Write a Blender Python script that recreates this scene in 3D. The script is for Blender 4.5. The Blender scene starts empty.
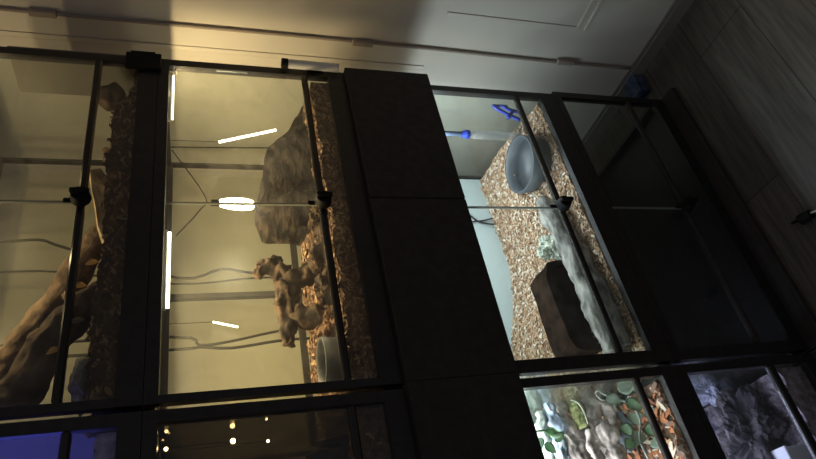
import bpy, bmesh, math, random
from mathutils import Vector, Matrix, noise

# ------------------------------------------------------------------ camera, world, exposure
S = 1.15          # one layout unit in metres (1 unit = eye to the rack's front)
EYE = 1.49
F = 633.0
col = bpy.context.scene.collection
sc = bpy.context.scene
Dn = Vector((1892, -5, F)).normalized()
Xr = Vector((-214, -921, F)).normalized()
Xr = (Xr - Dn * Xr.dot(Dn)).normalized()
Yr = Dn.cross(Xr)
if Yr.z < 0: Yr = -Yr
ex = Vector((Xr[0], Yr[0], -Dn[0])); ey = Vector((Xr[1], Yr[1], -Dn[1])); ez = Vector((Xr[2], Yr[2], -Dn[2]))
cam = bpy.data.cameras.new('camera'); cam.sensor_width = 36; cam.lens = F / 816 * 36; cam.clip_start = .02
co = bpy.data.objects.new('camera', cam); col.objects.link(co)
M = Matrix((ex, -ey, -ez)).transposed().to_4x4(); M.translation = Vector((0, 0, EYE))
co.matrix_world = M
sc.camera = co
w = bpy.data.worlds.new('world'); sc.world = w; w.use_nodes = True
w.node_tree.nodes['Background'].inputs[0].default_value = (.72, .70, .74, 1)
w.node_tree.nodes['Background'].inputs[1].default_value = .115
sc.view_settings.view_transform = 'Standard'; sc.view_settings.look = 'None'
sc.view_settings.gamma = 1; sc.view_settings.exposure = 0; sc.view_settings.use_curve_mapping = False
sc.cycles.transparent_max_bounces = 32; sc.cycles.max_bounces = 8
sc.cycles.sample_clamp_indirect = 4

def ray(px, py):
    r = Vector((px - 408, py - 229.5, F)); return Vector((r.dot(Xr), r.dot(Yr), -r.dot(Dn)))
def at(px, py, Y): v = ray(px, py); return v * (Y / v.y)      # point of the room at depth Y seen at a pixel of the photo
def atx(px, py, X): v = ray(px, py); return v * (X / v.x)
def atz(px, py, Z): v = ray(px, py); return v * (Z / v.z)
def W(p): return Vector((p[0] * S, p[1] * S, p[2] * S + EYE))   # layout units -> metres

def lamp(name, kind, p, e, c, size=.1, sy=None, rot=(0, 0, 0)):
    l = bpy.data.lights.new(name, kind); l.energy = e; l.color = c
    if kind == 'AREA':
        l.shape = 'RECTANGLE'; l.size = size; l.size_y = sy or size
    else: l.shadow_soft_size = size
    o = bpy.data.objects.new(name, l); col.objects.link(o); o.location = W(p); o.rotation_euler = rot
    return o
# the lamps under the terrarium tops, plus added fill lights
WARM = (1, .74, .39); COOL = (.80, .92, 1)
lamp('warm_lamp_top', 'POINT', (.72, 1.12, .45), 1.4, WARM, .01)
lamp('warm_fill_shard', 'POINT', (.80, 1.035, .41), 1.1, WARM, .01)  # unseen fill added to brighten the wood shard
lamp('warm_lamp_middle', 'AREA', (.72, 1.20, .05), 5.2, WARM, .55, .14)
lamp('cool_lamp', 'AREA', (.84, 1.17, -.566), 2.4, COOL, .6, .14)
lamp('cool_fill_side', 'POINT', (1.09, 1.13, -.580), 2.6, COOL, .02)  # added fill that throws more cool light onto the wall
lamp('warm_fill_side', 'AREA', (1.10, 1.06, .0665), 1.3, WARM, .01, .12, (0, -.9, 0))  # fill hidden behind the top rail, added to warm the wall
lamp('warm_fill_top_side', 'POINT', (1.08, 1.10, .455), .6, WARM, .005)  # unseen fill added to lift the shadow on the wall
lamp('cool_lamp_planted', 'AREA', (.18, 1.17, -.566), 4.8, (.88, .94, 1), .5, .14)
lamp('blue_lamp_low', 'AREA', (.26, 1.12, -.945), .8, (.62, .68, 1), .25, .14)
lamp('blue_fill_front', 'POINT', (.20, 1.04, -.97), .24, (.55, .60, 1), .02)  # added fill brightening the gravel behind the lower pane
lamp('blue_lamp_top', 'AREA', (.12, 1.14, .44), 4.5, (.14, .13, 1), .4, .14)

# ------------------------------------------------------------------ materials
def mat(name, c=(.5, .5, .5), rough=.6, c2=None, scale=20, stretch=(1, 1, 1), bump=0, metal=0, detail=6, emit=None, es=0, spec=.5, island=None, sharp=(.35, .65)):
    m = bpy.data.materials.new(name); m.use_nodes = True
    n = m.node_tree.nodes; L = m.node_tree.links; b = n['Principled BSDF']
    b.inputs['Base Color'].default_value = (*c, 1); b.inputs['Roughness'].default_value = rough
    b.inputs['Metallic'].default_value = metal; b.inputs['Specular IOR Level'].default_value = spec
    if emit: b.inputs['Emission Color'].default_value = (*emit, 1); b.inputs['Emission Strength'].default_value = es
    tc = n.new('ShaderNodeTexCoord'); mp = n.new('ShaderNodeMapping'); mp.inputs['Scale'].default_value = stretch
    L.new(tc.outputs['Object'], mp.inputs[0])
    nt = n.new('ShaderNodeTexNoise'); nt.inputs['Scale'].default_value = scale; nt.inputs['Detail'].default_value = detail
    L.new(mp.outputs[0], nt.inputs['Vector'])
    if island:
        g = n.new('ShaderNodeNewGeometry'); r = n.new('ShaderNodeValToRGB'); r.color_ramp.interpolation = 'CONSTANT'
        for i, cc in enumerate(island):
            e = r.color_ramp.elements[i] if i < 2 else r.color_ramp.elements.new(i / len(island))
            e.position = i / len(island); e.color = (*cc, 1)
        L.new(g.outputs['Random Per Island'], r.inputs[0]); L.new(r.outputs[0], b.inputs['Base Color'])
    elif c2:
        r = n.new('ShaderNodeValToRGB'); r.color_ramp.elements[0].color = (*c, 1); r.color_ramp.elements[1].color = (*c2, 1)
        r.color_ramp.elements[0].position, r.color_ramp.elements[1].position = sharp
        L.new(nt.outputs['Fac'], r.inputs[0]); L.new(r.outputs[0], b.inputs['Base Color'])
    if bump:
        bp = n.new('ShaderNodeBump'); bp.inputs['Strength'].default_value = bump; bp.inputs['Distance'].default_value = .01
        L.new(nt.outputs['Fac'], bp.inputs['Height']); L.new(bp.outputs[0], b.inputs['Normal'])
    return m

def glass_mat(name, tint=(.97, .99, .97), dust=.03, smear=.05, rough=.03):
    m = bpy.data.materials.new(name); m.use_nodes = True
    n = m.node_tree.nodes; L = m.node_tree.links; n.remove(n['Principled BSDF']); out = n['Material Output']
    tr = n.new('ShaderNodeBsdfTransparent'); tr.inputs[0].default_value = (*tint, 1)
    gl = n.new('ShaderNodeBsdfGlossy'); gl.inputs['Roughness'].default_value = rough
    fr = n.new('ShaderNodeFresnel')
    ge = n.new('ShaderNodeNewGeometry'); io = n.new('ShaderNodeMapRange'); io.inputs[3].default_value = 1.45; io.inputs[4].default_value = 1 / 1.45
    L.new(ge.outputs['Backfacing'], io.inputs[0]); L.new(io.outputs[0], fr.inputs[0])      # thin pane: no total reflection at its inner face
    m1 = n.new('ShaderNodeMixShader'); L.new(fr.outputs[0], m1.inputs[0]); L.new(tr.outputs[0], m1.inputs[1]); L.new(gl.outputs[0], m1.inputs[2])
    df = n.new('ShaderNodeBsdfDiffuse'); tl = n.new('ShaderNodeBsdfTranslucent')
    for q in (df, tl): q.inputs[0].default_value = (.8, .78, .74, 1)
    m2 = n.new('ShaderNodeMixShader'); m2.inputs[0].default_value = .5; L.new(df.outputs[0], m2.inputs[1]); L.new(tl.outputs[0], m2.inputs[2])
    tc = n.new('ShaderNodeTexCoord'); mp = n.new('ShaderNodeMapping'); mp.inputs['Scale'].default_value = (1, 1, 1.6); mp.inputs['Rotation'].default_value = (0, .7, 0)
    nt = n.new('ShaderNodeTexNoise'); nt.inputs['Scale'].default_value = 9; nt.inputs['Detail'].default_value = 8; nt.inputs['Distortion'].default_value = 1.2
    mr = n.new('ShaderNodeMapRange'); mr.inputs[1].default_value = .45; mr.inputs[2].default_value = .75; mr.inputs[3].default_value = dust; mr.inputs[4].default_value = dust + smear
    L.new(tc.outputs['Object'], mp.inputs[0]); L.new(mp.outputs[0], nt.inputs['Vector']); L.new(nt.outputs['Fac'], mr.inputs[0])
    m3 = n.new('ShaderNodeMixShader'); L.new(mr.outputs[0], m3.inputs[0]); L.new(m1.outputs[0], m3.inputs[1]); L.new(m2.outputs[0], m3.inputs[2])
    L.new(m3.outputs[0], out.inputs[0]); return m

BLACK = mat('black_frame', (.020, .018, .018), .42, (.032, .028, .027), 60)
MATT = mat('black_board', (.032, .027, .025), .8, (.048, .041, .037), 40)
RAIL = mat('dark_rail', (.05, .045, .04), .22, metal=.6)
KNOB = mat('black_knob', (.010, .010, .010), .6, spec=.2)
GLASS = glass_mat('clear_glass', dust=.004, smear=.012)
DUSTY = glass_mat('dusty_glass', dust=.014, smear=.06)
FILM = glass_mat('slightly_dusty_glass', dust=.012, smear=.05)
HAZED = glass_mat('hazed_rear_glass', dust=.006, smear=.01, rough=.4)
EDGE = mat('glass_edge', (.30, .32, .28), .35, spec=.5)
DIMGLASS = glass_mat('light_cutting_side_glass', (.30, .27, .24), dust=.01, smear=.01)  # tint added to cut light leaking between neighbouring tanks
SCREEN = mat('mesh_screen', (.02, .02, .02), .6)
WALL = mat('wall_paint', (.62, .57, .50), .7, (.68, .63, .56), 3, bump=.05)
BACKW = mat('back_wall_paint', (.60, .54, .42), .7, (.66, .60, .47), 2)
CBACK = mat('pale_back_panel', (.42, .50, .50), .45, (.50, .58, .57), 3)
GREY = mat('grey_board', (.22, .19, .17), .7)
CABLE = mat('black_cable', (.015, .013, .012), .5)
TAUPE = mat('painted_cable', (.34, .28, .24), .6)
ALU = mat('brushed_metal', (.85, .83, .78), .4)
BLUE = mat('blue_plastic', (.02, .05, .42), .35)
NAVY = mat('blue_print', (.02, .05, .13), .5, (.10, .13, .18), 30)
CLEAR = glass_mat('clear_plastic', (.86, .9, .95), .35, .2)
BOWL = mat('grey_ceramic', (.065, .075, .085), .45)
SHAVE = mat('wood_shaving_bed', (.30, .17, .09), .9, (.55, .38, .24), 120, bump=.8)
CHIPS = mat('wood_shavings', rough=.8, island=[(.34, .20, .11), (.50, .35, .22), (.28, .15, .08), (.66, .55, .42), (.42, .27, .16), (.55, .42, .29), (.20, .11, .06), (.46, .32, .20), (.70, .63, .53)])
SOIL = mat('brown_substrate', (.05, .028, .016), .9, (.15, .085, .045), 70, bump=1)
BARKC = mat('bark_chips', rough=.85, island=[(.15, .08, .05), (.28, .16, .09), (.09, .05, .03), (.40, .26, .15), (.20, .11, .06), (.13, .08, .05)])
DARKC = mat('dark_bark_chips', rough=.85, island=[(.08, .045, .03), (.18, .10, .055), (.05, .028, .02), (.30, .19, .11), (.12, .065, .04), (.07, .04, .026)])
ORANGEC = mat('orange_bark_chips', rough=.8, island=[(.50, .18, .07), (.62, .38, .22), (.28, .10, .05), (.75, .62, .5), (.42, .15, .06), (.20, .12, .09)])
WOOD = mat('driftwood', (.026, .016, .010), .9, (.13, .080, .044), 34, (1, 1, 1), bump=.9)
PALEW = mat('pale_wood', (.42, .30, .16), .8, (.78, .62, .36), 25, bump=.7)
DARKW = mat('dark_wood', (.04, .026, .018), .9, (.14, .09, .055), 26, bump=1)
BRANCH = mat('branch_bark', (.10, .065, .042), .85, (.30, .21, .13), 34, bump=.9)
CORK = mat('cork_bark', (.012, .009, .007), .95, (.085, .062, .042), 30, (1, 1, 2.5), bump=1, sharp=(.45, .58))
GREYW = mat('weathered_log', (.10, .095, .088), .9, (.40, .38, .34), 20, (1, 2.5, 2.5), bump=.9)
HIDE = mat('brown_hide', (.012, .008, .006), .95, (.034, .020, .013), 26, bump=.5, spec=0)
MOSS = mat('dry_moss', (.38, .42, .34), .9, (.72, .74, .62), 60, bump=1)
ROCK = mat('cream_rock', (.20, .16, .15), .85, (.78, .68, .62), 26, (1, 1, 1), bump=.8)
BLUER = mat('blue_grey_rock', (.22, .28, .36), .8, (.48, .56, .66), 20, bump=.8)
GREENR = mat('green_grey_rock', (.16, .20, .17), .85, (.42, .46, .42), 22, bump=.8)
MOSSY = mat('yellow_moss', (.14, .18, .06), .9, (.46, .46, .20), 60, bump=1)
LEAF = mat('green_leaf', (.12, .24, .12), .5, (.34, .48, .30), 30)
PLEAF = mat('pale_leaf', (.34, .46, .36), .5, (.62, .72, .60), 24)
YLEAF = mat('yellow_leaf', (.42, .38, .12), .55, (.55, .50, .25), 24)
DROCK = mat('crumpled_grey_rock', (.16, .16, .20), .65, (.42, .42, .50), 18, bump=1)
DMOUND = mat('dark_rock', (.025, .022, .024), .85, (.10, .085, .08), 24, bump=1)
PEBBLE = mat('mauve_gravel', (.16, .13, .14), .8, (.46, .38, .40), 50, bump=1)
WHITE = mat('white_plastic', (.75, .74, .78), .5)
LITW = mat('lit_warm_bulb', (1, .9, .6), emit=(1, .88, .62), es=26)
LITT = mat('lit_warm_tube', (1, .9, .7), emit=(1, .90, .66), es=7)
LITF = mat('lit_glint_bulb', (1, .8, .4), emit=(1, .66, .28), es=14)
def floor_mat():
    m = mat('laminate_floor', (.085, .074, .064), .5, (.150, .130, .112), 6, (1.2, 14, 1), bump=.06)
    n = m.node_tree.nodes; L = m.node_tree.links; b = n['Principled BSDF']
    src = b.inputs['Base Color'].links[0].from_socket
    tc = n.new('ShaderNodeTexCoord'); br = n.new('ShaderNodeTexBrick')
    br.inputs['Scale'].default_value = 1; br.inputs['Brick Width'].default_value = 1.28; br.inputs['Row Height'].default_value = .19
    br.inputs['Mortar Size'].default_value = .0018; br.offset = .37
    br.inputs['Color1'].default_value = (.85, .85, .85, 1); br.inputs['Color2'].default_value = (1.1, 1.08, 1.05, 1); br.inputs['Mortar'].default_value = (.3, .3, .3, 1)
    L.new(tc.outputs['Object'], br.inputs['Vector'])
    mx = n.new('ShaderNodeMix'); mx.data_type = 'RGBA'; mx.blend_type = 'MULTIPLY'; mx.inputs[0].default_value = 1
    L.new(src, mx.inputs[6]); L.new(br.outputs['Color'], mx.inputs[7]); L.new(mx.outputs[2], b.inputs['Base Color'])
    return m
FLOOR = floor_mat()

# ------------------------------------------------------------------ helpers
def nz(p, s, seed=0): return noise.noise(Vector((p[0] * s + seed, p[1] * s - seed, p[2] * s + seed * .7)))
def box(bm, x0, x1, y0, y1, z0, z1):
    c = W(((x0 + x1) / 2, (y0 + y1) / 2, (z0 + z1) / 2))
    r = bmesh.ops.create_cube(bm, size=1, matrix=Matrix.Translation(c) @ Matrix.Diagonal(((x1 - x0) * S, (y1 - y0) * S, (z1 - z0) * S, 1)))
    return r['verts']
def bev(bm, d=.002, seg=1):
    bmesh.ops.bevel(bm, geom=bm.edges[:], offset=d, segments=seg, affect='EDGES', profile=.5)
def tube(bm, pts, radii, seg=10, rough=0, ns=30, seed=0, sub=1):
    P = [Vector(p) for p in pts]
    if not hasattr(radii, '__len__'): radii = [radii] * len(P)
    if sub > 1:       # smooth the path
        Q, R = [], []
        for i in range(len(P) - 1):
            a, b, c, d = P[max(i - 1, 0)], P[i], P[i + 1], P[min(i + 2, len(P) - 1)]
            for k in range(sub):
                t = k / sub
                Q.append(.5 * ((2 * b) + (c - a) * t + (2 * a - 5 * b + 4 * c - d) * t * t + (3 * b - a - 3 * c + d) * t ** 3))
                R.append(radii[i] * (1 - t) + radii[i + 1] * t)
        P, R = Q + [P[-1]], R + [radii[-1]]; radii = R
    rings = []; up = None
    for i, p in enumerate(P):
        d = (P[min(i + 1, len(P) - 1)] - P[max(i - 1, 0)]).normalized()
        if up is None: up = d.orthogonal().normalized()
        up = (up - d * up.dot(d)).normalized(); s = d.cross(up)
        ring = []
        for k in range(seg):
            a = 2 * math.pi * k / seg; q = up * math.cos(a) + s * math.sin(a)
            r = radii[i] * (1 + rough * nz(p + q * radii[i] * 1.5, ns, seed) + rough * .45 * (abs(nz(Vector((*(q * 1.2), ))*1.0 + p * 6, 4.0, seed + 9)) * 2 - .6) + rough * .35 * nz(p + q * radii[i], 110, seed))
            ring.append(bm.verts.new(W(p + q * r)))
        rings.append(ring)
    for a, b in zip(rings, rings[1:]):
        for k in range(seg): bm.faces.new((a[k], a[(k + 1) % seg], b[(k + 1) % seg], b[k]))
    bm.faces.new(rings[0][::-1]); bm.faces.new(rings[-1])
def lump(bm, c, r, rough=.25, ns=14, seed=0, sub=4, rot=None, fine=.06):
    v0 = bmesh.ops.create_icosphere(bm, subdivisions=sub, radius=1)['verts']
    for v in v0:
        d = v.co.normalized(); k = 1 + rough * nz(d, 1.6, seed) * 1.6 + fine * nz(d, 7, seed)
        q = Vector((d.x * r[0] * k, d.y * r[1] * k, d.z * r[2] * k))
        if rot: q = rot @ q
        v.co = W(Vector(c) + q)
def origin_of(o):
    v = Vector((0, 0, 0))
    while o is not None: v += o.location; o = o.parent
    return v
def obj(name, bm, m, parent=None, base=None, smooth=False):
    """one mesh object; its mesh is shifted so that the origin lies at its base (top level) or its thing's origin (part)"""
    me = bpy.data.meshes.new(name)
    bmesh.ops.recalc_face_normals(bm, faces=bm.faces[:])
    if parent is None:
        xs = [v.co for v in bm.verts]
        o0 = Vector(((min(v.x for v in xs) + max(v.x for v in xs)) / 2, (min(v.y for v in xs) + max(v.y for v in xs)) / 2, min(v.z for v in xs)))
        if base: o0 = W(base)
    else: o0 = origin_of(parent)
    bmesh.ops.translate(bm, verts=bm.verts[:], vec=-o0)
    bm.to_mesh(me); bm.free()
    if smooth:
        for p in me.polygons: p.use_smooth = True
    me.materials.append(m)
    o = bpy.data.objects.new(name, me); col.objects.link(o)
    if parent is None: o.location = o0
    else: o.parent = parent
    return o
def tag(o, label, cat, group=None, kind=None):
    o['label'] = label; o['category'] = cat
    if group: o['group'] = group
    if kind: o['kind'] = kind
    return o
def thing(name, label, cat, p, group=None):
    o = bpy.data.objects.new(name, None); col.objects.link(o); o.location = W(p); o.empty_display_size = .05
    return tag(o, label, cat, group)
def B(): return bmesh.new()
def bx(name, m, parent, *dims, bevel=0):
    b = B(); box(b, *dims)
    if bevel: bev(b, bevel)
    return obj(name, b, m, parent)
def struct(name, b, m):
    o = obj(name, b, m); o['kind'] = 'structure'; return o
def axis(d):
    return Vector(d).normalized().to_track_quat('Z', 'Y').to_matrix()

# ------------------------------------------------------------------ the room
FZ = -1.2957; WX = 1.335
b = B(); box(b, -1.2, WX, -1.2, 1.56, FZ - .03, FZ); struct('floor', b, FLOOR)
b = B(); box(b, WX, WX + .05, -1.2, 1.61, FZ - .03, 1.1); struct('wall_right', b, WALL)
b = B(); box(b, -1.2, WX, 1.56, 1.61, FZ - .03, 1.1); struct('wall_back', b, BACKW)
b = B(); box(b, WX - .010, WX, -1.2, 1.56, FZ, FZ + .040); box(b, WX - .006, WX, -1.2, 1.56, FZ + .040, FZ + .052); struct('baseboard_right', b, mat('skirting_paint', (.25, .22, .2), .6))
# moulding on the wall: a vertical strip meeting a level one
b = B()
p0 = atx(448, 11, WX); p1 = atx(577, 28, WX); p2 = atx(600, 0, WX)
box(b, WX - .0022, WX, p1.y - .004, p1.y + .004, p1.z, p0.z)
box(b, WX - .0030, WX, -1.0, p1.y + .004, p1.z - .006, p1.z + .002)
box(b, WX - .0030, WX, -1.0, p1.y + .004, p1.z - .030, p1.z - .024); struct('trim_1', b, WALL)
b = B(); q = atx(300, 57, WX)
box(b, WX - .0035, WX, q.y - .006, q.y + .008, -.60, 1.0); bev(b, .003, 2); struct('shadow_line_strip', b, WALL)  # raised strip standing in for a slanted shadow line on the wall

# cable clipped to the wall
t = thing('wall_cable', 'thin painted cable running down the pale wall beside the glass tanks, held by clamps', 'cable', (WX - .006, 1.008, FZ + .052))
b = B(); tube(b, [(WX - .0060, 1.008, .95), (WX - .0060, 1.008, .3), (WX - .0055, 1.006, -.4), (WX - .0060, 1.012, -.98), (WX - .0060, 1.010, FZ + .055)], .0042, 8, sub=4); obj('cable', b, TAUPE, t, smooth=True)
for px, py in ((42, 6), (362, 41), (562, 65)):
    z = atx(px, py, WX).z; b = B(); box(b, WX - .014, WX, 1.000, 1.016, z - .028, z + .028); bev(b, .004, 2); obj('clamp', b, TAUPE, t)

# ------------------------------------------------------------------ the glass tanks
Y0, Y1 = 1.0, 1.36
def terrarium(label, x0, x1, zb, zt, bottom, top, bar, group, sl=.014, sr=.020, back='glass', front=None, knob=True, side=None, rail=None):
    """bottom, top: inner edges of the front rails; bar: height of the rail under the doors"""
    front = front or GLASS
    t = thing('terrarium', label, 'terrarium', ((x0 + x1) / 2, (Y0 + Y1) / 2, zb), group)
    b = B(); e = .0002
    d = .016
    for ya, yb in ((Y0, Y0 + d), (Y1 - d, Y1)):
        box(b, x0, x1, ya, yb, zb, bottom if ya == Y0 else zb + .03); box(b, x0, x1, ya, yb, top if ya == Y0 else zt - .02, zt)
        for xa, xb in ((x0, x0 + sl), (x1 - sr, x1)):
            if ya != Y0: xa, xb = (xa, xa + .006) if xa == x0 else (xb - .006, xb)
            box(b, xa, xb, ya + .0003, yb - .0003, zb + .01, zt - .003)
    for xa, xb in ((x0, x0 + .012), (x1 - .012, x1)):
        box(b, xa, xb, Y0 + .001, Y1 - .001, zb, zb + .03); box(b, xa, xb, Y0 + .001, Y1 - .001, zt - .016, zt)
    obj('frame', b, BLACK, t)
    bx('base_plate', BLACK, t, x0 + .013, x1 - .013, Y0 + .017, Y1 - .017, zb + .002, zb + .008)
    xi, xj = x0 + sl, x1 - sr; xm = (xi + xj) / 2 - .002
    g = .0032
    for xa, xb in ((xi, xm - .0008), (xm + .0008, xj)):
        dr = bx('door', front, t, xa + .0003, xb - .0003, Y0 + .004, Y0 + .004 + g, bar[1] + .0003, top - .0003)
        s = xm - .0008 if xb < xm + .0005 else xm + .0008
        bx('door_edge', EDGE, dr, min(s, s + (.0005 if s > xm else -.0005)), max(s, s + (.0005 if s > xm else -.0005)), Y0 + .0030, Y0 + .0082, bar[1] + .0005, top - .0005)
    bx('lower_glass', GLASS, t, xi, xj, Y0 + .004, Y0 + .004 + g, bottom, bar[0])
    bx('door_rail', rail or RAIL, t, xi, xj, Y0 - .002, Y0 + .012, bar[0], bar[1], bevel=.0035)
    for xa in (x0 + .004, x1 - .004 - g):
        bx('side_glass', side or GLASS, t, xa, xa + g, Y0 + .0165, Y1 - .0165, zb + .031, zt - .017)
    if back == 'glass': bx('back_glass', HAZED, t, x0 + sl, x1 - sr, Y1 - .008, Y1 - .005, zb + .031, zt - .021)
    else: bx('back_panel', back, t, x0 + .014, x1 - .014, Y1 - .015, Y1 - .004, zb + .031, zt - .021)
    bx('screen_top', SCREEN, t, x0 + .013, x1 - .013, Y0 + .017, Y1 - .017, zt - .006, zt - .002)
    if knob:
        zk = (bar[0] + bar[1]) / 2; b = B()
        bmesh.ops.create_cone(b, cap_ends=True, segments=28, radius1=.018 * S, radius2=.015 * S, depth=.020 * S, matrix=Matrix.Translation(W((xm, Y0 - .0135, zk))) @ Matrix.Rotation(math.radians(90), 4, 'X'))
        bev(b, .002, 2); k = obj('lock_knob', b, KNOB, t)
        b = B(); box(b, xm - .0045, xm + .0045, Y0 - .034, Y0 - .0235, zk - .016, zk + .016); bev(b, .002); obj('turn_grip', b, KNOB, k)
        b = B(); box(b, xm - .005, xm + .005, Y0 - .003, Y0 + .002, zk + .002, zk + .030); bev(b, .002); obj('latch', b, KNOB, k)
    return t
GR = 'glass terrariums of the rack'
XL, XR = .396, 1.196
A = terrarium('top wide glass terrarium with a big leaning branch, warm lit', XL, XR, .0785, .47, .118, .455, (.190, .204), GR, front=FILM)
Bt = terrarium('warm yellow lit glass terrarium with a glowing bulb behind dusty doors', XL, XR, -.3395, .0775, -.300, .056, (-.250, -.236), GR, front=DUSTY)
Ct = terrarium('cool white lit glass terrarium with wood shavings and a grey bowl', XL, 1.176, -.9175, -.5545, -.872, -.5600, (-.806, -.792), GR, sl=.026, sr=.018, back=CBACK, front=GLASS, side=FILM)
Dt = terrarium('dark unlit glass terrarium standing lowest beside the pale wall', XL, 1.186, -1.2795, -.9185, -1.245, -.938, (-1.160, -1.146), GR, sl=.024, back=MATT, rail=MATT)
A2 = terrarium('top terrarium lit deep blue and violet', -.384, .386, .0785, .47, .112, .455, (.172, .186), GR, sr=.02, back=CBACK, side=DIMGLASS)
B2 = terrarium('dark terrarium with tiny warm glints of reflected fairy lights', -.384, .386, -.3395, .0775, -.300, .056, (-.250, -.236), GR, sr=.02, back=MATT, side=DIMGLASS)  # black back and tinted sides added to keep neighbouring light out
C2 = terrarium('bright planted terrarium with pale ribs of rock and green leaves', -.384, .386, -.9175, -.5545, -.872, -.5600, (-.818, -.804), GR, sr=.018, back=CBACK)
D2 = terrarium('dim bluish terrarium with crumpled grey rock and a white box', -.384, .386, -1.2795, -.9185, -1.250, -.932, (-1.160, -1.140), GR, sr=.018, back=MATT)

bx('rear_rail', BLACK, Bt, XL + .015, XR - .021, Y1 - .004, Y1 + .004, -.246, -.230)
def hood(label, x0, x1):
    t = thing('light_hood', label, 'hood', ((x0 + x1) / 2, (Y0 + Y1) / 2, -.554), 'black hoods between the terrariums')
    b = B()
    box(b, x0, x1, Y1 - .02, Y1, -.5538, -.3405); box(b, x0, x0 + .012, .99, Y1 - .0205, -.5538, -.3405); box(b, x1 - .012, x1, .99, Y1 - .0205, -.5538, -.3405)
    box(b, x0 + .0125, x1 - .0125, .99, Y1 - .0205, -.356, -.3405); obj('case', b, MATT, t)
    xm = (x0 + x1) / 2
    for xa, xb in ((x0, xm - .001), (xm + .001, x1)):
        b = B(); box(b, xa, xb, .982, .9895, -.5538, -.3405); bev(b, .0015); obj('front_panel', b, MATT, t)
    return t
hood('matt black hood above the shavings terrarium, beside the pale wall', .392, 1.1955)
hood('matt black hood above the bright planted terrarium', -.384, .3915)
for lab, x0, x1 in (('low black plinth board on the floor under the dark unlit terrarium', .394, 1.19), ('low black plinth board under the dim bluish rock terrarium', -.384, .386)):
    b = B(); box(b, x0, x1, .955, Y1, FZ + .0003, -1.2800); bev(b, .003); tag(obj('plinth', b, MATT), lab, 'plinth', 'plinths under the rack')

# bracket at the corner where the two top tanks meet, metal stub lower down
t = thing('corner_bracket', 'black corner bracket clipped over the joint of the two warm terrariums', 'bracket', (1.19, .99, .09))
bx('plate', KNOB, t, 1.150, 1.201, .990, .9975, .072, .144, bevel=.002); bx('clip', KNOB, t, 1.1975, 1.205, .990, 1.02, .085, .135, bevel=.001)
t = thing('metal_tube', 'short silvery metal tube with a dark cap beside the warm terrarium corner', 'tube', (1.194, .984, -.325))
b = B(); tube(b, [(1.194, .984, -.205), (1.192, .984, -.325)], .0105, 18); obj('barrel', b, ALU, t, smooth=False)
b = B(); tube(b, [(1.1943, .984, -.190), (1.194, .984, -.2045)], .0118, 18); obj('end_cap', b, KNOB, t)
b = B(); box(b, 1.188, 1.198, .9945, .9995, -.29, -.25); obj('bracket', b, KNOB, t)
# grey board leaning against the outside of the top tank's side
bx('side_board', GREY, A, 1.1965, 1.2015, 1.002, 1.125, .10, .372)['label'] = 'grey board on the side'

# ------------------------------------------------------------------ cables and post behind the upper tanks
YC = 1.42
def hang(label, pts, r=.0035):
    b = B(); P = [at(*p, YC) if len(p) == 2 else Vector(p) for p in pts]
    P = [P[0] + Vector((0, 0, .55 - P[0].z))] + P + [Vector((P[-1].x, YC, -.335))] if P[0].z < .55 else P
    tube(b, P, r, 6, sub=4); return tag(obj('hanging_cable', b, CABLE, smooth=True), label, 'cable', 'cables hanging behind the warm terrariums')
hang('black cable hanging wavily behind the leaning branch, nearer the wall', [(0, 242), (40, 240), (66, 248), (178, 278), (222, 269), (256, 273)])
hang('thin straight black cable behind the branch and driftwood', [(0, 272), (60, 272), (176, 284), (255, 278)], .0024)
hang('black cable crossing another low behind the driftwood', [(170, 337), (200, 345), (232, 341), (285, 330)])
hang('black cable farthest from the pale wall, bent behind the driftwood', [(170, 350), (200, 347), (232, 348), (285, 340)])
b = B(); tube(b, [at(165, 147, YC), at(275, 148, YC), at(300, 148, YC)], .0022, 6); tag(obj('hanging_cable', b, CABLE, smooth=True), 'thin black cable seen through the bright dusty door beside the slanted tube', 'cable', 'cables hanging behind the warm terrariums')
b = B(); box(b, .835, .848, YC + .02, YC + .036, FZ, .078); tag(obj('rear_post', b, MATT), 'flat black upright post behind the warm yellow terrarium', 'post')
b = B(); tube(b, [at(172, 150, 1.33), at(205, 196, 1.33), at(200, 210, 1.33), at(176, 236, 1.33)], .0016, 6, sub=5)
tag(obj('wire_loop', b, CABLE, smooth=True), 'thin dark wire hanging in a V near the glowing bulb', 'wire')

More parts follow.
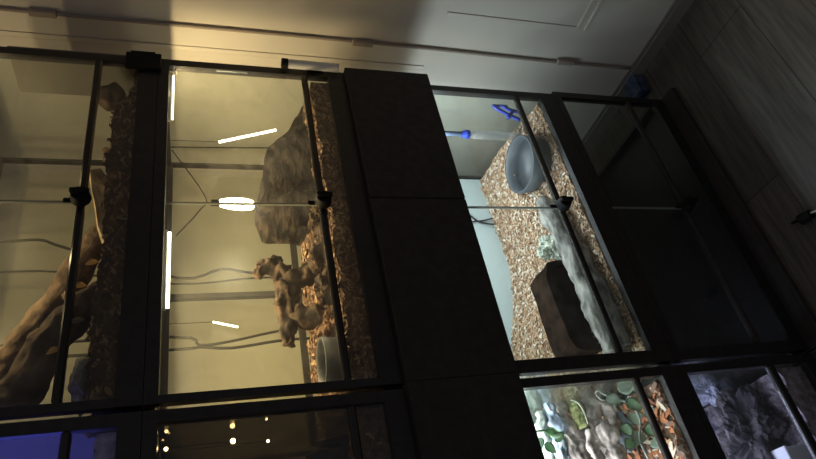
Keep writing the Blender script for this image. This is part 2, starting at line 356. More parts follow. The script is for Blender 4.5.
# ------------------------------------------------------------------ substrates
def bed(name, label, x0, x1, y0, y1, zb, h, m, chips, nch, size, seed, front=True, amp=.006, ns=30, hole=None):
    rnd = random.Random(seed)
    def H(x, y):
        z = H0(x, y)
        if hole and (x - hole[0]) ** 2 + (y - hole[1]) ** 2 < hole[2] ** 2: z = min(z, hole[3])
        return z
    H0 = lambda x, y: h(x, y) + amp * nz((x, y, 0), ns, seed) + amp * .5 * nz((x, y, 1), ns * 3, seed)
    b = B(); nx, ny = int((x1 - x0) * 110), int((y1 - y0) * 110)
    g = [[b.verts.new(W((x0 + (x1 - x0) * i / nx, y0 + (y1 - y0) * j / ny, H(x0 + (x1 - x0) * i / nx, y0 + (y1 - y0) * j / ny)))) for j in range(ny + 1)] for i in range(nx + 1)]
    for i in range(nx):
        for j in range(ny): b.faces.new((g[i][j], g[i + 1][j], g[i + 1][j + 1], g[i][j + 1]))
    loop = [g[i][0] for i in range(nx + 1)] + [g[nx][j] for j in range(1, ny + 1)] + [g[i][ny] for i in range(nx - 1, -1, -1)] + [g[0][j] for j in range(ny - 1, 0, -1)]
    zw = zb * S + EYE; low = [b.verts.new((v.co.x, v.co.y, zw)) for v in loop]
    n = len(loop)
    for i in range(n): b.faces.new((loop[i], loop[(i + 1) % n], low[(i + 1) % n], low[i]))
    b.faces.new(low)
    o = tag(obj(name, b, m), label, 'substrate', kind='stuff')
    b = B()
    for k in range(nch):
        fr = front and rnd.random() < .28
        x = rnd.uniform(x0 + .006, x1 - .006)
        if fr: y = y0 + .0005; z = rnd.uniform(zb + .004, H(x, y)); d = Vector((rnd.uniform(-1, 1), 0, rnd.uniform(-.7, .7))); nn = Vector((rnd.uniform(-.15, .15), -1, rnd.uniform(-.15, .15)))
        else:
            y = rnd.uniform(y0 + .006, y1 - .006); z = H(x, y) + rnd.uniform(-.0005, .0035); a = rnd.uniform(0, 6.28); d = Vector((math.cos(a), math.sin(a), rnd.uniform(-.35, .35))); nn = Vector((rnd.uniform(-.5, .5), rnd.uniform(-.5, .5), 1))
        d.normalize(); s = nn.cross(d).normalized(); nn = d.cross(s).normalized()
        l = size * rnd.uniform(.45, 1.3); wd = l * rnd.uniform(.25, .6); c = Vector((x, y, z)); cu = wd * rnd.uniform(.1, .4)
        if fr: c.y -= .0006; cu = 0
        top = []; bot = []
        for u in (-1, 0, 1):
            for v in (-1, 1):
                q = c + d * u * l * .5 + s * v * wd * .5 * (1 - .4 * abs(u)) + nn * (cu * (1 - abs(u)))
                top.append(b.verts.new(W(q))); bot.append(b.verts.new(W(q - nn * .0008)))
        for i in (0, 2):
            b.faces.new((top[i], top[i + 1], top[i + 3], top[i + 2])); b.faces.new((bot[i + 1], bot[i], bot[i + 2], bot[i + 3]))
        for i, j in ((0, 1), (1, 3), (3, 5), (5, 4), (4, 2), (2, 0)): b.faces.new((top[i], top[j], bot[j], bot[i]))
    c = obj('chips', b, chips, o); c['kind'] = 'stuff'
    return H
def sm(a, b_, x): t_ = min(1, max(0, (x - a) / (b_ - a))); return t_ * t_ * (3 - 2 * t_)
yi, yj = Y0 + .018, Y1 - .018
hA = bed('bark_substrate', 'dark bark substrate under the leaning branch in the top terrarium', XL + .016, XR - .022, yi, yj, .088,
         lambda x, y: .160 + .012 * nz((x, y, 3), 9) - .030 * sm(1.0, 1.12, x), SOIL, DARKC, 3000, .016, 1, amp=.010)
hB = bed('bark_chip_substrate', 'brown bark chip substrate around the curved cork and driftwood', XL + .016, XR - .022, yi, yj, -.330,
         lambda x, y: -.262 + .010 * nz((x, y, 5), 8) + .012 * sm(1.05, 1.3, y), SOIL, BARKC, 5000, .014, 2, amp=.008)
hC = bed('wood_shavings', 'light brown wood shavings spread under the grey bowl and pale log', XL + .028, 1.176 - .020, yi, Y1 - .0155, -.908,
         lambda x, y: -.872 + .036 * sm(1.02, 1.20, y) + .012 * sm(1.2, 1.34, y) + .065 * sm(.85, .55, x) * sm(1.12, 1.34, y) + .008 * nz((x, y, 7), 8), SHAVE, CHIPS, 15000, .0105, 3, amp=.006, hole=(1.016, 1.110, .072, -.8765))
hA2 = bed('pale_sand', 'pale sand bed in the blue lit terrarium', -.368, .364, yi, yj, .088, lambda x, y: .140, PEBBLE, DARKC, 200, .01, 4)
hB2 = bed('dark_soil', 'dark soil bed in the dark glinting terrarium', -.368, .364, yi, yj, -.330, lambda x, y: -.262 + .02 * nz((x, y, 2), 9), SOIL, DARKC, 900, .012, 5)
hC2 = bed('orange_bark', 'orange bark pieces at the foot of the planted rock ribs', -.368, .366, yi, Y1 - .0155, -.908, lambda x, y: -.862 + .015 * nz((x, y, 4), 12) + .01 * sm(1.05, 1.3, y), SOIL, ORANGEC, 3500, .022, 6, amp=.01)
hD2 = bed('mauve_gravel', 'mauve grey gravel at the foot of the crumpled rock', -.368, .366, yi, Y1 - .0155, -1.270, lambda x, y: -1.185 + .03 * sm(1.05, 1.3, y), PEBBLE, PEBBLE, 1800, .014, 7, amp=.014, ns=40)

# ------------------------------------------------------------------ contents: top warm tank
def log(name, label, pts, radii, m, cat='branch', seed=0, rough=.45, ns=26, seg=26, group=None, snag=()):
    o = None; b = B(); tube(b, pts, radii, seg, rough, ns, seed, sub=14)
    for sp, sr in snag: tube(b, sp, sr, 18, .6, 44, seed + 3, sub=9)
    return tag(obj(name, b, m, smooth=True), label, cat, group)
log('leaning_branch', 'thick rough branch leaning down across the top warm terrarium', [at(-40, 408, 1.24), at(0, 372, 1.22), at(38, 325, 1.19), at(80, 268, 1.15), at(112, 215, 1.12)],
    [.024, .026, .027, .027, .020], BRANCH, seed=3, rough=.22, snag=[([at(60, 295, 1.17), at(85, 300, 1.12), at(108, 318, 1.09)], [.012, .009, .006])])
log('dark_branch', 'darker bark branch standing steeply below the thick leaning one', [at(12, 408, 1.10), at(45, 350, 1.09), at(75, 315, 1.07), at(104, 290, 1.06)],
    [.034, .032, .028, .022], DARKW, seed=8, rough=.3)
b = B()      # pale split piece, widest at its foot
P = [at(88, 172, 1.035), at(101, 168, 1.045), at(124, 196, 1.05), at(124, 236, 1.045), at(108, 262, 1.035)]
f_ = [b.verts.new(W(p)) for p in P]; k_ = [b.verts.new(W(p + Vector((.004, .016, .004)))) for p in P]
b.faces.new(f_); b.faces.new(k_[::-1])
for i in range(5): b.faces.new((f_[i], k_[i], k_[(i + 1) % 5], f_[(i + 1) % 5]))
bmesh.ops.triangulate(b, faces=b.faces[:]); bmesh.ops.subdivide_edges(b, edges=b.edges[:], cuts=4, use_grid_fill=True)
for v in b.verts: v.co += Vector((0, .010, .008)) * nz(v.co, 22)
tag(obj('wood_shard', b, PALEW), 'pale split shard of wood standing brightly lit behind the door knob', 'wood')
b = B(); c = at(114, 84, 1.05); lump(b, (1.118, 1.052, .172), (.034, .026, .027), .15, seed=4)
tag(obj('coconut_shell', b, DARKW, smooth=True), 'round dark shell on the bark by the side glass of the top tank', 'shell')
b = B(); lump(b, (.475, 1.075, hA(.475, 1.075) + .014), (.042, .034, .024), .35, seed=6)
tag(obj('grey_stone', b, GREYW, smooth=True), 'rough grey stone low in the corner below the leaning branch', 'stone')
rn = random.Random(5)
for k, (px, py, lab) in enumerate(((86, 285, 'dry pale leaf in the dark gap beside the thick branch'), (84, 320, 'narrow dry leaf standing between the two branches'), (98, 262, 'small curled dry leaf on the dark bark under the door rail'), (60, 350, 'long pale dry leaf lying along the darker branch'), (112, 150, 'crumpled dry leaf on the bark near the pale wood shard'))):
    p = at(px, py, 1.05); z = max(p.z, hA(p.x, 1.05) + .006); b = B()
    d = Vector((rn.uniform(-.5, .5), .2, -.7)).normalized(); s = Vector((.8, .5, .3)).cross(d).normalized(); L_ = .022
    rows = []
    for i in range(6):
        u = i / 5; wd = .006 * math.sin(math.pi * (u * .9 + .05))
        q = Vector((p.x, 1.05, z + .01)) + d * L_ * (u - .5) + Vector((0, -.004, 0)) * math.sin(u * 3)
        rows.append([b.verts.new(W(q + s * wd * v + Vector((0, .003, 0)) * abs(v))) for v in (-1, 0, 1)])
    for r0, r1 in zip(rows, rows[1:]):
        for v in (0, 1): b.faces.new((r0[v], r0[v + 1], r1[v + 1], r1[v]))
    bmesh.ops.solidify(b, geom=b.faces[:], thickness=.0012)
    tag(obj('dry_leaf', b, PALEW), lab, 'leaf', 'dry leaves in the top terrarium')

# ------------------------------------------------------------------ contents: warm middle tank
b = B()     # curved cork slab arching up from the chips
N, Mv = 40, 14
prof = [at(312, 112, 1.17), at(288, 132, 1.19), at(266, 158, 1.20), at(258, 190, 1.20), at(254, 222, 1.19), at(262, 243, 1.18), at(300, 246, 1.16)]
base = []
for i in range(N + 1):
    t_ = i / N * (len(prof) - 1); a_ = min(int(t_), len(prof) - 2); base.append(prof[a_].lerp(prof[a_ + 1], t_ - a_))
for side in (0, 1): pass
rows = []
for i, p in enumerate(base):
    foot = Vector((p.x, 1.08, -.275)); r = []
    for j in range(Mv + 1):
        v = j / Mv; q = p.lerp(foot, v); q.y = p.y - (.10 + .02 * math.sin(i * .5)) * math.sin(v * math.pi / 2)
        q.z = p.z + (min(-.268, p.z - .01) - p.z) * v ** 1.4
        q += Vector((0, -1, .5)).normalized() * (.016 * nz(q, 16, 2) + .006 * nz(q, 50, 2)); r.append(b.verts.new(W(q)))
    rows.append(r)
for i in range(N):
    for j in range(Mv): b.faces.new((rows[i][j], rows[i + 1][j], rows[i + 1][j + 1], rows[i][j + 1]))
bmesh.ops.solidify(b, geom=b.faces[:], thickness=.02)
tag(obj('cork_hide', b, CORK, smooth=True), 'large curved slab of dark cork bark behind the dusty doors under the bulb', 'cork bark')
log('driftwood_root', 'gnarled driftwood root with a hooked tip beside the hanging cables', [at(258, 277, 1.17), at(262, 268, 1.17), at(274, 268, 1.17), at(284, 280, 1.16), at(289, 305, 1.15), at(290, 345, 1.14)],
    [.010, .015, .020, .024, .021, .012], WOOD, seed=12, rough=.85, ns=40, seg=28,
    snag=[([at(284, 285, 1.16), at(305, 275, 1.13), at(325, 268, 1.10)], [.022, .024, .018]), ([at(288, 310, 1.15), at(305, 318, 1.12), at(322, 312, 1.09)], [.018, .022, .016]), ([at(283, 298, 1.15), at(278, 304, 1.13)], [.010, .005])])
rn = random.Random(9)
for k, (px, py, lab) in enumerate(((312, 262, 'knobbly bark lump under the hook of the driftwood root'), (326, 290, 'dark bark lump between the driftwood and the door rail'), (318, 330, 'reddish bark lump near the metal grey bowl in the warm tank'), (322, 220, 'bark lump lying at the foot of the cork slab'))):
    p = at(px, py, 1.10); b = B(); lump(b, (p.x, 1.09, hB(p.x, 1.09) + .012), (.034, .028, .022), .5, seed=20 + k, fine=.25)
    tag(obj('bark_lump', b, (WOOD, DARKW, BARKC, WOOD)[k], smooth=False), lab, 'bark', 'bark lumps in the warm terrarium')
def bowl(name, label, c, r, h, m, wall=.006):
    b = B(); prof = [(0, 0), (r * .86, 0), (r * .92, h * .1), (r, h), (r - wall, h), (r - wall * 1.6, h * .5), (r * .78, wall), (0, wall)]
    seg = 40; rings = []
    for (rr, z) in prof:
        if rr == 0: rings.append([b.verts.new(W((c[0], c[1], c[2] + z)))])
        else: rings.append([b.verts.new(W((c[0] + rr * math.cos(2 * math.pi * k / seg), c[1] + rr * math.sin(2 * math.pi * k / seg), c[2] + z))) for k in range(seg)])
    for a, d in zip(rings, rings[1:]):
        for k in range(seg):
            k2 = (k + 1) % seg
            if len(a) == 1: b.faces.new((a[0], d[k], d[k2]))
            elif len(d) == 1: b.faces.new((a[k], d[0], a[k2]))
            else: b.faces.new((a[k], a[k2], d[k2], d[k]))
    o = tag(obj(name, b, m, smooth=True), label, 'bowl'); return o
bowl('food_bowl', 'dim grey bowl in the corner of the warm yellow terrarium', (.475, 1.075, hB(.475, 1.075) - .004), .050, .046, BOWL)

# lamps hanging in the warm tank
t = thing('hanging_bulb', 'glaring warm light bulb hanging in the dusty yellow terrarium', 'lamp', (.945, 1.2, .07))
pa, pb = at(221, 203, 1.2), at(252, 205, 1.2)
b = B(); tube(b, [pa + Vector((0, 0, .004)), pa, pa.lerp(pb, .3), pa.lerp(pb, .7), pb, pb - Vector((0, 0, .004))], [.004, .009, .0135, .0145, .011, .004], 16, sub=3); obj('bulb', b, LITW, t, smooth=True)
b = B(); tube(b, [pa + Vector((0, 0, .022)), pa + Vector((0, 0, .003))], .008, 14); obj('socket', b, KNOB, t)
b = B(); tube(b, [Vector((pa.x, 1.2, .0710)), pa + Vector((0, 0, .02))], .0012, 6); obj('cord', b, CABLE, t)
t = thing('slanted_light_tube', 'slim glowing light tube hanging aslant near the side glass', 'lamp', (1.05, 1.1, .07))
pa, pb = at(219, 142, 1.10), at(276, 130, 1.10)
b = B(); tube(b, [pa, pb], .0029, 10); obj('tube', b, LITT, t, smooth=True)
b = B(); tube(b, [Vector((pa.x, 1.1, .0710)), pa + (pa - pb).normalized() * .0005], .0009, 6); obj('cord', b, CABLE, t)
t = thing('short_light_tube', 'small faint glowing tube hanging low before the rear glass among cables', 'lamp', (.72, 1.33, .07))
pa, pb = at(213, 322, 1.33), at(238, 327, 1.33)
b = B(); tube(b, [pa, pb], .0022, 8); obj('tube', b, LITT, t, smooth=True)
b = B(); tube(b, [Vector((pa.x, 1.33, .0710)), pa + Vector((0, 0, .0015))], .0008, 6); obj('cord', b, CABLE, t)
for lab, xa, xb, yy in (('bright light strip under the top rail, away from the pale wall', .575, .735, 1.022), ('bright light strip under the top rail, close to the pale wall', 1.03, 1.168, 1.022)):
    t = thing('light_strip', lab, 'lamp', ((xa + xb) / 2, yy, .056), 'light strips of the warm terrarium')
    b = B(); tube(b, [(xa, yy, .047), (xb, yy, .047)], .0028 if xa < .8 else .0017, 10); obj('tube', b, LITT, t, smooth=True)
    bx('channel', ALU, t, xa - .004, xb + .004, yy - .004, yy + .004, .0505, .0610)

# ------------------------------------------------------------------ contents: cool lit tank with shavings
zc = hC(1.015, 1.105)
bowl('water_bowl', 'round grey water bowl on the pale wood shavings', (1.016, 1.110, -.870), .078, .060, BOWL)
log('pale_log', 'long pale weathered log lying on shavings behind the front rail', [at(541, 200, 1.10), at(552, 215, 1.09), at(572, 250, 1.08), at(592, 292, 1.06), at(618, 352, 1.055)],
    [.016, .027, .030, .031, .033], GREYW, seed=31, rough=.3, ns=22, seg=24, snag=[([at(560, 225, 1.09), at(550, 212, 1.09), at(541, 211, 1.09)], [.014, .013, .009])])
t = thing('brown_hide', 'dark brown bark cave half sunk in the shavings behind the pale log', 'reptile hide', (.61, 1.15, -.85))
hx0, hx1, hz0, hz1 = .480, .716, -.880, -.772
b = B(); nx = 24
for i in range(nx + 1):
    a = math.pi * i / nx
    for (yy, k) in ((1.115, 1), (1.185, .94)):
        pass
outer, inner = [], []
def arch(yy, sx, sz):
    r = []
    for i in range(nx + 1):
        a = math.pi * i / nx; cx = math.copysign(abs(math.cos(a)) ** .35, math.cos(a)); sz_ = abs(math.sin(a)) ** .30
        p = Vector(((hx0 + hx1) / 2 + cx * sx, yy, hz0 + sz_ * sz)); p += Vector((.4, 0, 1)) * .009 * nz(p, 28); r.append(b.verts.new(W(p)))
    return r
ys = (1.115, 1.14, 1.17, 1.195)
outer = [arch(y_, (hx1 - hx0) / 2, hz1 - hz0) for y_ in ys]; inner = [arch(y_, (hx1 - hx0) / 2 - .014, hz1 - hz0 - .014) for y_ in ys]
for k in range(3):
    for i in range(nx):
        b.faces.new((outer[k][i], outer[k][i + 1], outer[k + 1][i + 1], outer[k + 1][i])); b.faces.new((inner[k][i + 1], inner[k][i], inner[k + 1][i], inner[k + 1][i + 1]))
for k in (0, 3):
    for i in range(nx): b.faces.new((outer[k][i], outer[k][i + 1], inner[k][i + 1], inner[k][i]))
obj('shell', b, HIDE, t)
b = B(); box(b, hx0 + .016, hx1 - .016, 1.122, 1.130, hz0, hz1 - .016); obj('opening_shade_plate', b, HIDE, t)  # plate close behind the opening stands in for the shade inside the cave
b = B(); lump(b, (.757, 1.125, -.826), (.024, .026, .030), .5, seed=40, fine=.35); tag(obj('moss_clump', b, MOSS), 'pale dry moss clump against the end of the brown cave', 'moss')
# bottle with blue cap
t = thing('water_bottle', 'slim clear bottle with a blue cap standing by the side glass', 'bottle', (1.128, 1.12, -.866))
b = B(); tube(b, [(1.128, 1.12, -.862), (1.128, 1.12, -.72), (1.128, 1.12, -.700)], [.012, .012, .007], 20); obj('bottle', b, CLEAR, t, smooth=True)
b = B(); tube(b, [(1.128, 1.12, -.6995), (1.128, 1.12, -.690), (1.128, 1.12, -.678)], [.0115, .0125, .008], 20); obj('cap', b, BLUE, t)
b = B(); tube(b, [(1.128, 1.12, -.6775), (1.128, 1.12, -.575)], .0065, 14); obj('spout', b, NAVY, t)['label'] = 'dark blue spout tube'
# blue looped clip
b = B(); Yc = 1.035
for pl in ([(492, 97), (494, 106), (505, 113), (520, 120)], [(502, 95), (500, 103), (510, 110), (521, 112)], [(494, 107), (500, 103)], [(508, 118), (513, 111)]):
    tube(b, [at(px, py, Yc) for px, py in pl], .0048, 8, sub=4)
for v in b.verts: v.co.x = min(v.co.x, 1.154 * S)
tag(obj('blue_clip', b, BLUE, smooth=True), 'blue plastic looped clip fixed by the side glass over the shavings', 'clip')
b = B(); tube(b, [at(462, 200, 1.34) + Vector((0, 0, .05)), at(468, 214, 1.34), at(480, 222, 1.34), at(492, 225, 1.33) - Vector((0, 0, .02))], .0028, 6, sub=5)
tag(obj('looped_cable', b, CABLE, smooth=True), 'dark cable drooping before the pale back, ending flat on shavings', 'cable', 'cables in the shavings terrarium')
b = B(); tube(b, [at(458, 228, 1.34), at(472, 222, 1.34), at(486, 220, 1.34), at(500, 215, 1.33) - Vector((0, 0, .01))], .0022, 6, sub=5)
tag(obj('looped_cable', b, CABLE, smooth=True), 'dark cable crossing upward over the drooping one before the pale back', 'cable', 'cables in the shavings terrarium')

# ------------------------------------------------------------------ contents: planted tank
G = 'pale rock ribs in the planted terrarium'
ribs = [([(545, 404), (550, 412), (556, 424), (560, 436)], 1.16, .015, BLUER, 'smooth blue grey rock rib, next to the hood side'),
        ([(555, 404), (564, 418), (568, 434), (576, 450), (580, 470)], 1.18, .016, ROCK, 'long cream rock rib between the blue grey one and the mossy one'),
        ([(574, 403), (578, 414), (584, 428)], 1.16, .0165, MOSSY, 'stubby rib covered in yellow green moss'),
        ([(583, 398), (591, 408), (596, 424), (606, 442), (612, 462)], 1.17, .0155, ROCK, 'longest cream rock rib beside the moss covered one'),
        ([(598, 400), (606, 410), (614, 424), (619, 436)], 1.15, .013, ROCK, 'slender cream rock rib ending by the dark crevice'),
        ([(600, 424), (608, 436), (616, 450), (620, 470)], 1.13, .019, ROCK, 'broad cream rock rib low in front of the slender one'),
        ([(620, 412), (624, 424), (628, 438), (628, 452)], 1.15, .014, BLUER, 'bluish rock rib nearest the leaves by the door rail'),
        ([(566, 434), (574, 446), (584, 462), (590, 478)], 1.12, .018, ROCK, 'thick cream rib lowest under the moss covered rib'),
        ([(556, 436), (560, 450), (566, 468)], 1.13, .015, BLUER, 'bluish rib beneath the smooth blue grey one'),
        ([(588, 430), (593, 446), (600, 464)], 1.15, .015, ROCK, 'cream rib squeezed low between the two longest ribs'),
        ([(632, 404), (637, 420), (642, 440), (646, 462)], 1.17, .017, GREENR, 'green grey rib behind the broad leaves near the door rail'),
        ([(612, 398), (622, 406), (632, 420)], 1.19, .014, ROCK, 'short cream rib behind the upper broad leaves'),
        ([(540, 412), (543, 426), (548, 444), (552, 462)], 1.17, .014, GREENR, 'green grey rib at the edge under the corner boulder')]
for i, (pl, Y_, r_, m_, lab) in enumerate(ribs):
    P = [at(px, py, Y_) for px, py in pl]; n_ = len(P)
    b = B(); tube(b, P, [r_ * (.55 if k in (0, n_ - 1) else 1) for k in range(n_)], 26, .8, 34, 50 + i, sub=12)
    tag(obj('rock_rib', b, m_, smooth=True), lab, 'rock', G)
for i, (px, py, Y_, r_, m_, lab) in enumerate(((534, 396, 1.29, .030, GREENR, 'grey green boulder high in the corner behind the ribs'), (546, 394, 1.30, .024, BLUER, 'blue grey boulder high behind the smooth rib'), (558, 391, 1.30, .024, GREENR, 'rounded boulder high behind the cream ribs'),
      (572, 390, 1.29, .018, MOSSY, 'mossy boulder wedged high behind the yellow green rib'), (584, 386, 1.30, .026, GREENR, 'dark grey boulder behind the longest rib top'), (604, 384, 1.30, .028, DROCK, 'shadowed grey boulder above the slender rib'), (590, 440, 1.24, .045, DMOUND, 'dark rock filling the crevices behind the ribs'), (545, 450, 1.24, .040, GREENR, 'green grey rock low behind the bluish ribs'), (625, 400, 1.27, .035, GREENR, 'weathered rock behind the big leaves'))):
    p = at(px, py, Y_); b = B(); lump(b, p, (r_, .028, r_ * 1.1), .45, seed=70 + i, fine=.15)
    tag(obj('boulder', b, m_, smooth=True), lab, 'rock', 'boulders behind the ribs')
def leaf_bm(b, p, d, n, L_, wd, curl=.2):
    d = Vector(d).normalized(); n = Vector(n).normalized(); s = d.cross(n).normalized(); n = s.cross(d); rows = []
    for i in range(9):
        u = i / 8; w_ = wd * math.sin(math.pi * min(1, u * .93 + .05)) ** .8 * (1.15 - .4 * u)
        q = p + d * L_ * u - n * curl * L_ * u * u
        rows.append([b.verts.new(W(q + s * w_ * v + n * .22 * w_ * abs(v))) for v in (-1, -.5, 0, .5, 1)])
    for r0, r1 in zip(rows, rows[1:]):
        for v in range(4): b.faces.new((r0[v], r0[v + 1], r1[v + 1], r1[v]))
# trailing plant: stem + leaves
t = thing('trailing_plant', 'trailing plant with broad green and pale leaves before the rock ribs', 'plant', (.27, 1.08, -.86))
b = B(); tube(b, [at(600, 392, 1.10), at(612, 398, 1.09), at(630, 404, 1.08), at(640, 420, 1.07), at(640, 440, 1.07), at(650, 462, 1.07)], .0022, 7, sub=6)
tube(b, [at(640, 420, 1.07), at(652, 404, 1.06), at(660, 392, 1.06)], .0018, 6, sub=5); obj('stem', b, GREENR, t, smooth=True)
lv = [(606, 398, 30, 8, PLEAF, .032, .013), (618, 390, 20, -8, PLEAF, .036, .016), (632, 390, 8, -14, LEAF, .034, .015), (626, 400, 18, 10, LEAF, .034, .014), (640, 405, 14, 12, YLEAF, .036, .013), (634, 412, 4, 22, PLEAF, .036, .015),
      (640, 432, -6, 20, PLEAF, .034, .015), (632, 440, -10, 16, LEAF, .030, .013), (648, 384, 12, 6, PLEAF, .034, .016), (655, 392, 10, 14, LEAF, .032, .014), (645, 426, 14, 10, LEAF, .034, .014), (652, 440, 12, 8, PLEAF, .034, .013), (624, 424, 8, 14, LEAF, .028, .012)]
for i, (px, py, dx, dy, m_, L_, wd) in enumerate(lv):
    p = at(px, py, 1.075 + .01 * (i % 3)); q = at(px + dx, py + dy, 1.06); b = B()
    leaf_bm(b, p, q - p, Vector((-.25, -1, .75)), L_, wd); bmesh.ops.solidify(b, geom=b.faces[:], thickness=.0008); obj('leaf', b, m_, t, smooth=True)
t = thing('small_fern', 'small green plant low beneath the smooth blue grey rib', 'plant', (.25, 1.1, -.68))
b = B(); c0 = at(532, 432, 1.10); tube(b, [c0 + Vector((0, 0, -.05)), c0, c0 + Vector((-.02, 0, .02))], .0022, 6); obj('stem', b, LEAF, t)
for i in range(9):
    a = i * .7; b = B(); p = c0 + Vector((-.012 * (i % 3), 0, .02 - .008 * i)); leaf_bm(b, p, Vector((math.cos(a) * .8, -.4, math.sin(a))), (0, -1, .6), .026, .009); bmesh.ops.solidify(b, geom=b.faces[:], thickness=.0008); obj('leaf', b, (LEAF, PLEAF, LEAF)[i % 3], t, smooth=True)
b = B(); tube(b, [at(595, 394, 1.12), at(598, 391, 1.11), at(606, 395, 1.11), at(610, 399, 1.11), at(602, 400, 1.11), at(596, 395, 1.115)], .0013, 7, sub=5)
tag(obj('twig_loop', b, MOSS, smooth=True), 'thin pale looped twig above the slender rock rib', 'twig')
b = B(); tube(b, [at(571, 400, 1.12), at(578, 403, 1.12), at(584, 412, 1.12), at(588, 424, 1.12)], .0014, 7, sub=5)
tag(obj('bent_twig', b, MOSS, smooth=True), 'thin pale twig bent over the moss covered rib', 'twig')

# ------------------------------------------------------------------ contents: dim rock tank
def sheet(name, label, pl, thick, m, cat, seed, crump=.016, nx=44, nz_=34):
    """crumpled rock face through four photo points: tl, tr, br, bl as (px,py,Y)"""
    q = [at(*p) for p in pl]; b = B(); g = []
    for i in range(nx + 1):
        r = []
        for j in range(nz_ + 1):
            u, v = i / nx, j / nz_; p = q[0].lerp(q[1], u).lerp(q[3].lerp(q[2], u), v)
            rid = 1 - abs(nz(p, 26, seed)) * 2; rid2 = 1 - abs(nz(p, 60, seed + 3)) * 2
            p = p + Vector((0, -1, .3)) * (crump * (rid - .4) + crump * .4 * rid2); r.append(b.verts.new(W(p)))
        g.append(r)
    for i in range(nx):
        for j in range(nz_): b.faces.new((g[i][j], g[i + 1][j], g[i + 1][j + 1], g[i][j + 1]))
    bmesh.ops.solidify(b, geom=b.faces[:], thickness=thick)
    return tag(obj(name, b, m), label, cat)
Q = lambda x, y, z: (x, y, z)
def sheet3(name, label, x0, x1, za, zb_, ya, yb, m, cat, seed, crump):
    b = B(); g = []; nx, nn = 90, 50
    for i in range(nx + 1):
        r = []
        for j in range(nn + 1):
            u, v = i / nx, j / nn; p = Vector((x0 + (x1 - x0) * u, ya + (yb - ya) * v, za + (zb_ - za) * v))
            p += Vector((0, -1, .3)) * (crump * (.6 - abs(nz(p, 13, seed)) * 2) + crump * .5 * (.6 - abs(nz(p, 34, seed)) * 2)); r.append(b.verts.new(W(p)))
        g.append(r)
    for i in range(nx):
        for j in range(nn): b.faces.new((g[i][j], g[i + 1][j], g[i + 1][j + 1], g[i][j + 1]))
    bmesh.ops.solidify(b, geom=b.faces[:], thickness=.006)
    return tag(obj(name, b, m), label, cat)
sheet3('rock_background', 'crumpled grey rock face lining the dim bluish terrarium', -.33, .355, -.960, -1.20, 1.31, 1.24, DROCK, 'rock', 3, .035)
b = B(); c = at(748, 430, 1.10); lump(b, (c.x - .01, 1.12, -1.135), (.075, .055, .065), .5, seed=91, fine=.3, sub=5); tag(obj('dark_mound', b, DMOUND), 'dark rock mound in the middle of the crumpled grey rock', 'rock')
b = B(); c = at(712, 388, 1.17); lump(b, (c.x - .01, 1.17, -1.135), (.034, .030, .055), .5, seed=95, fine=.2, sub=5); tag(obj('ridged_stone', b, DROCK), 'ridged bluish stone between the dark mound and the corner nearest the leaves', 'rock')
p = at(797, 456, 1.05); t = thing('white_box', 'small white plastic box low in the dim rock terrarium', 'box', (p.x - .01, 1.06, -1.165))
bx('tub', WHITE, t, p.x - .030, p.x + .018, 1.035, 1.075, -1.175, -1.120, bevel=.003); bx('lid', WHITE, t, p.x - .032, p.x + .020, 1.033, 1.077, -1.1198, -1.112, bevel=.002)

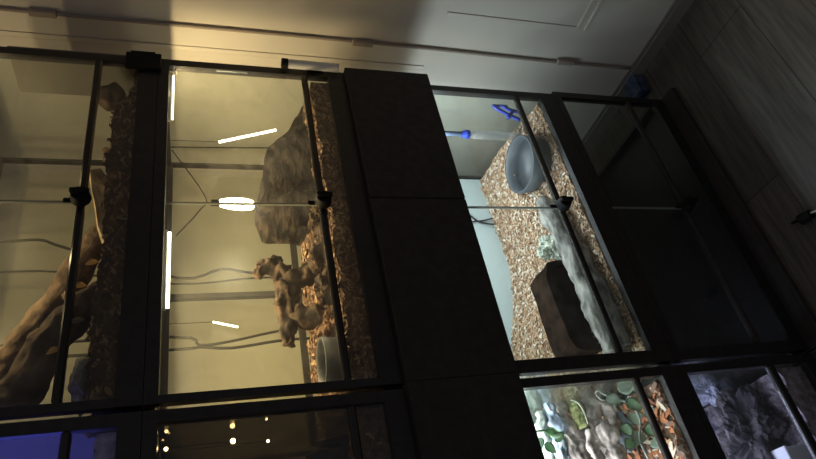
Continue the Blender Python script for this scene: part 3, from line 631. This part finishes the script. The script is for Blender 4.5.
# ------------------------------------------------------------------ contents: dark glinting and blue tanks
b = B(); n_ = 60
for i in range(n_):
    x = .36 - .5 * i / n_; h = .03 + .03 * abs(nz((x, 0, 0), 18)) + .02 * rn.random(); lump(b, (x, 1.15 + .04 * rn.random(), -.262 + h * .5), (.012, .012, h), .5, seed=i, sub=1)
tag(obj('moss_ridge', b, DMOUND), 'low dark jagged ridge of moss in the dark glinting terrarium', 'moss', kind='stuff')
fl = [(147, 441), (163, 440), (169, 433), (156, 449), (166, 449), (233, 423), (233, 441), (266, 420), (268, 441)]  # glowing bulbs stand in for fairy light reflections on the glass
fd = ['topmost near the corner', 'in the cluster centre', 'nearest the frame gap in the cluster', 'bright, outer one of the cluster pair', 'bright, inner one of the cluster pair', 'small, alone over the bigger one', 'large, alone in the dark middle', 'faint, close to the gap and lowest', 'small, lowest above the dark moss ridge']
for i, ((px, py), d_) in enumerate(zip(fl, fd)):
    t = thing('glint_bulb', 'tiny warm bulb standing in for a reflected glint, ' + d_, 'light', at(px, py, 1.12 + .02 * (i % 2)), 'reflected glints in the dark terrarium')
    p = at(px, py, 1.12 + .02 * (i % 2)); r = (.0020, .0018, .0016, .0032, .0032, .0026, .0044, .0014, .0024)[i]
    b = B(); bmesh.ops.create_icosphere(b, subdivisions=2, radius=r * S, matrix=Matrix.Translation(W(p))); obj('bulb', b, LITF, t, smooth=True)
    b = B(); tube(b, [p + Vector((0, 0, r)), Vector((p.x, p.y, .0715))], .0006, 5); obj('wire', b, CABLE, t)
b = B(); lump(b, (.30, 1.14, .160), (.05, .05, .035), .4, seed=101, fine=.2); tag(obj('blue_lit_stone', b, DROCK, smooth=True), 'rough stone on sand in the blue lit terrarium', 'stone')

# ------------------------------------------------------------------ on the floor
p = atz(640, 89, FZ); t = thing('blue_packet', 'small crumpled blue packet lying on the floor by the wall corner', 'packet', p)
b = B(); c = atz(641, 90, FZ)
vs = box(b, c.x - .035, c.x + .028, c.y - .03, c.y + .03, FZ + .0005, FZ + .035); bmesh.ops.subdivide_edges(b, edges=b.edges[:], cuts=5, use_grid_fill=True)
for v in b.verts:
    if v.co.z > (FZ + .004) * S + EYE: v.co += Vector((nz(v.co, 30), nz(v.co, 30, 4), nz(v.co, 30, 8))) * .010
obj('wrapper', b, NAVY, t, smooth=False)
c = atz(805, 220, FZ); t = thing('floor_plug', 'small black plug lying on the floor in front of the rack', 'plug', c)
b = B(); tube(b, [(c.x, c.y, FZ + .0125), (c.x - .004, c.y - .028, FZ + .0125)], [.0125, .0105], 18); obj('body', b, KNOB, t, smooth=False)
b = B(); tube(b, [(c.x, c.y + .0005, FZ + .0115), (c.x + .006, c.y + .014, FZ + .010), (c.x + .010, c.y + .026, FZ + .007)], [.0045, .0035, .003], 10); obj('strain_relief', b, KNOB, t)
b = B(); tube(b, [(c.x - .002, c.y - .0285, FZ + .0125), (c.x - .006, c.y - .042, FZ + .0125)], .0022, 8); obj('prong', b, ALU, t)
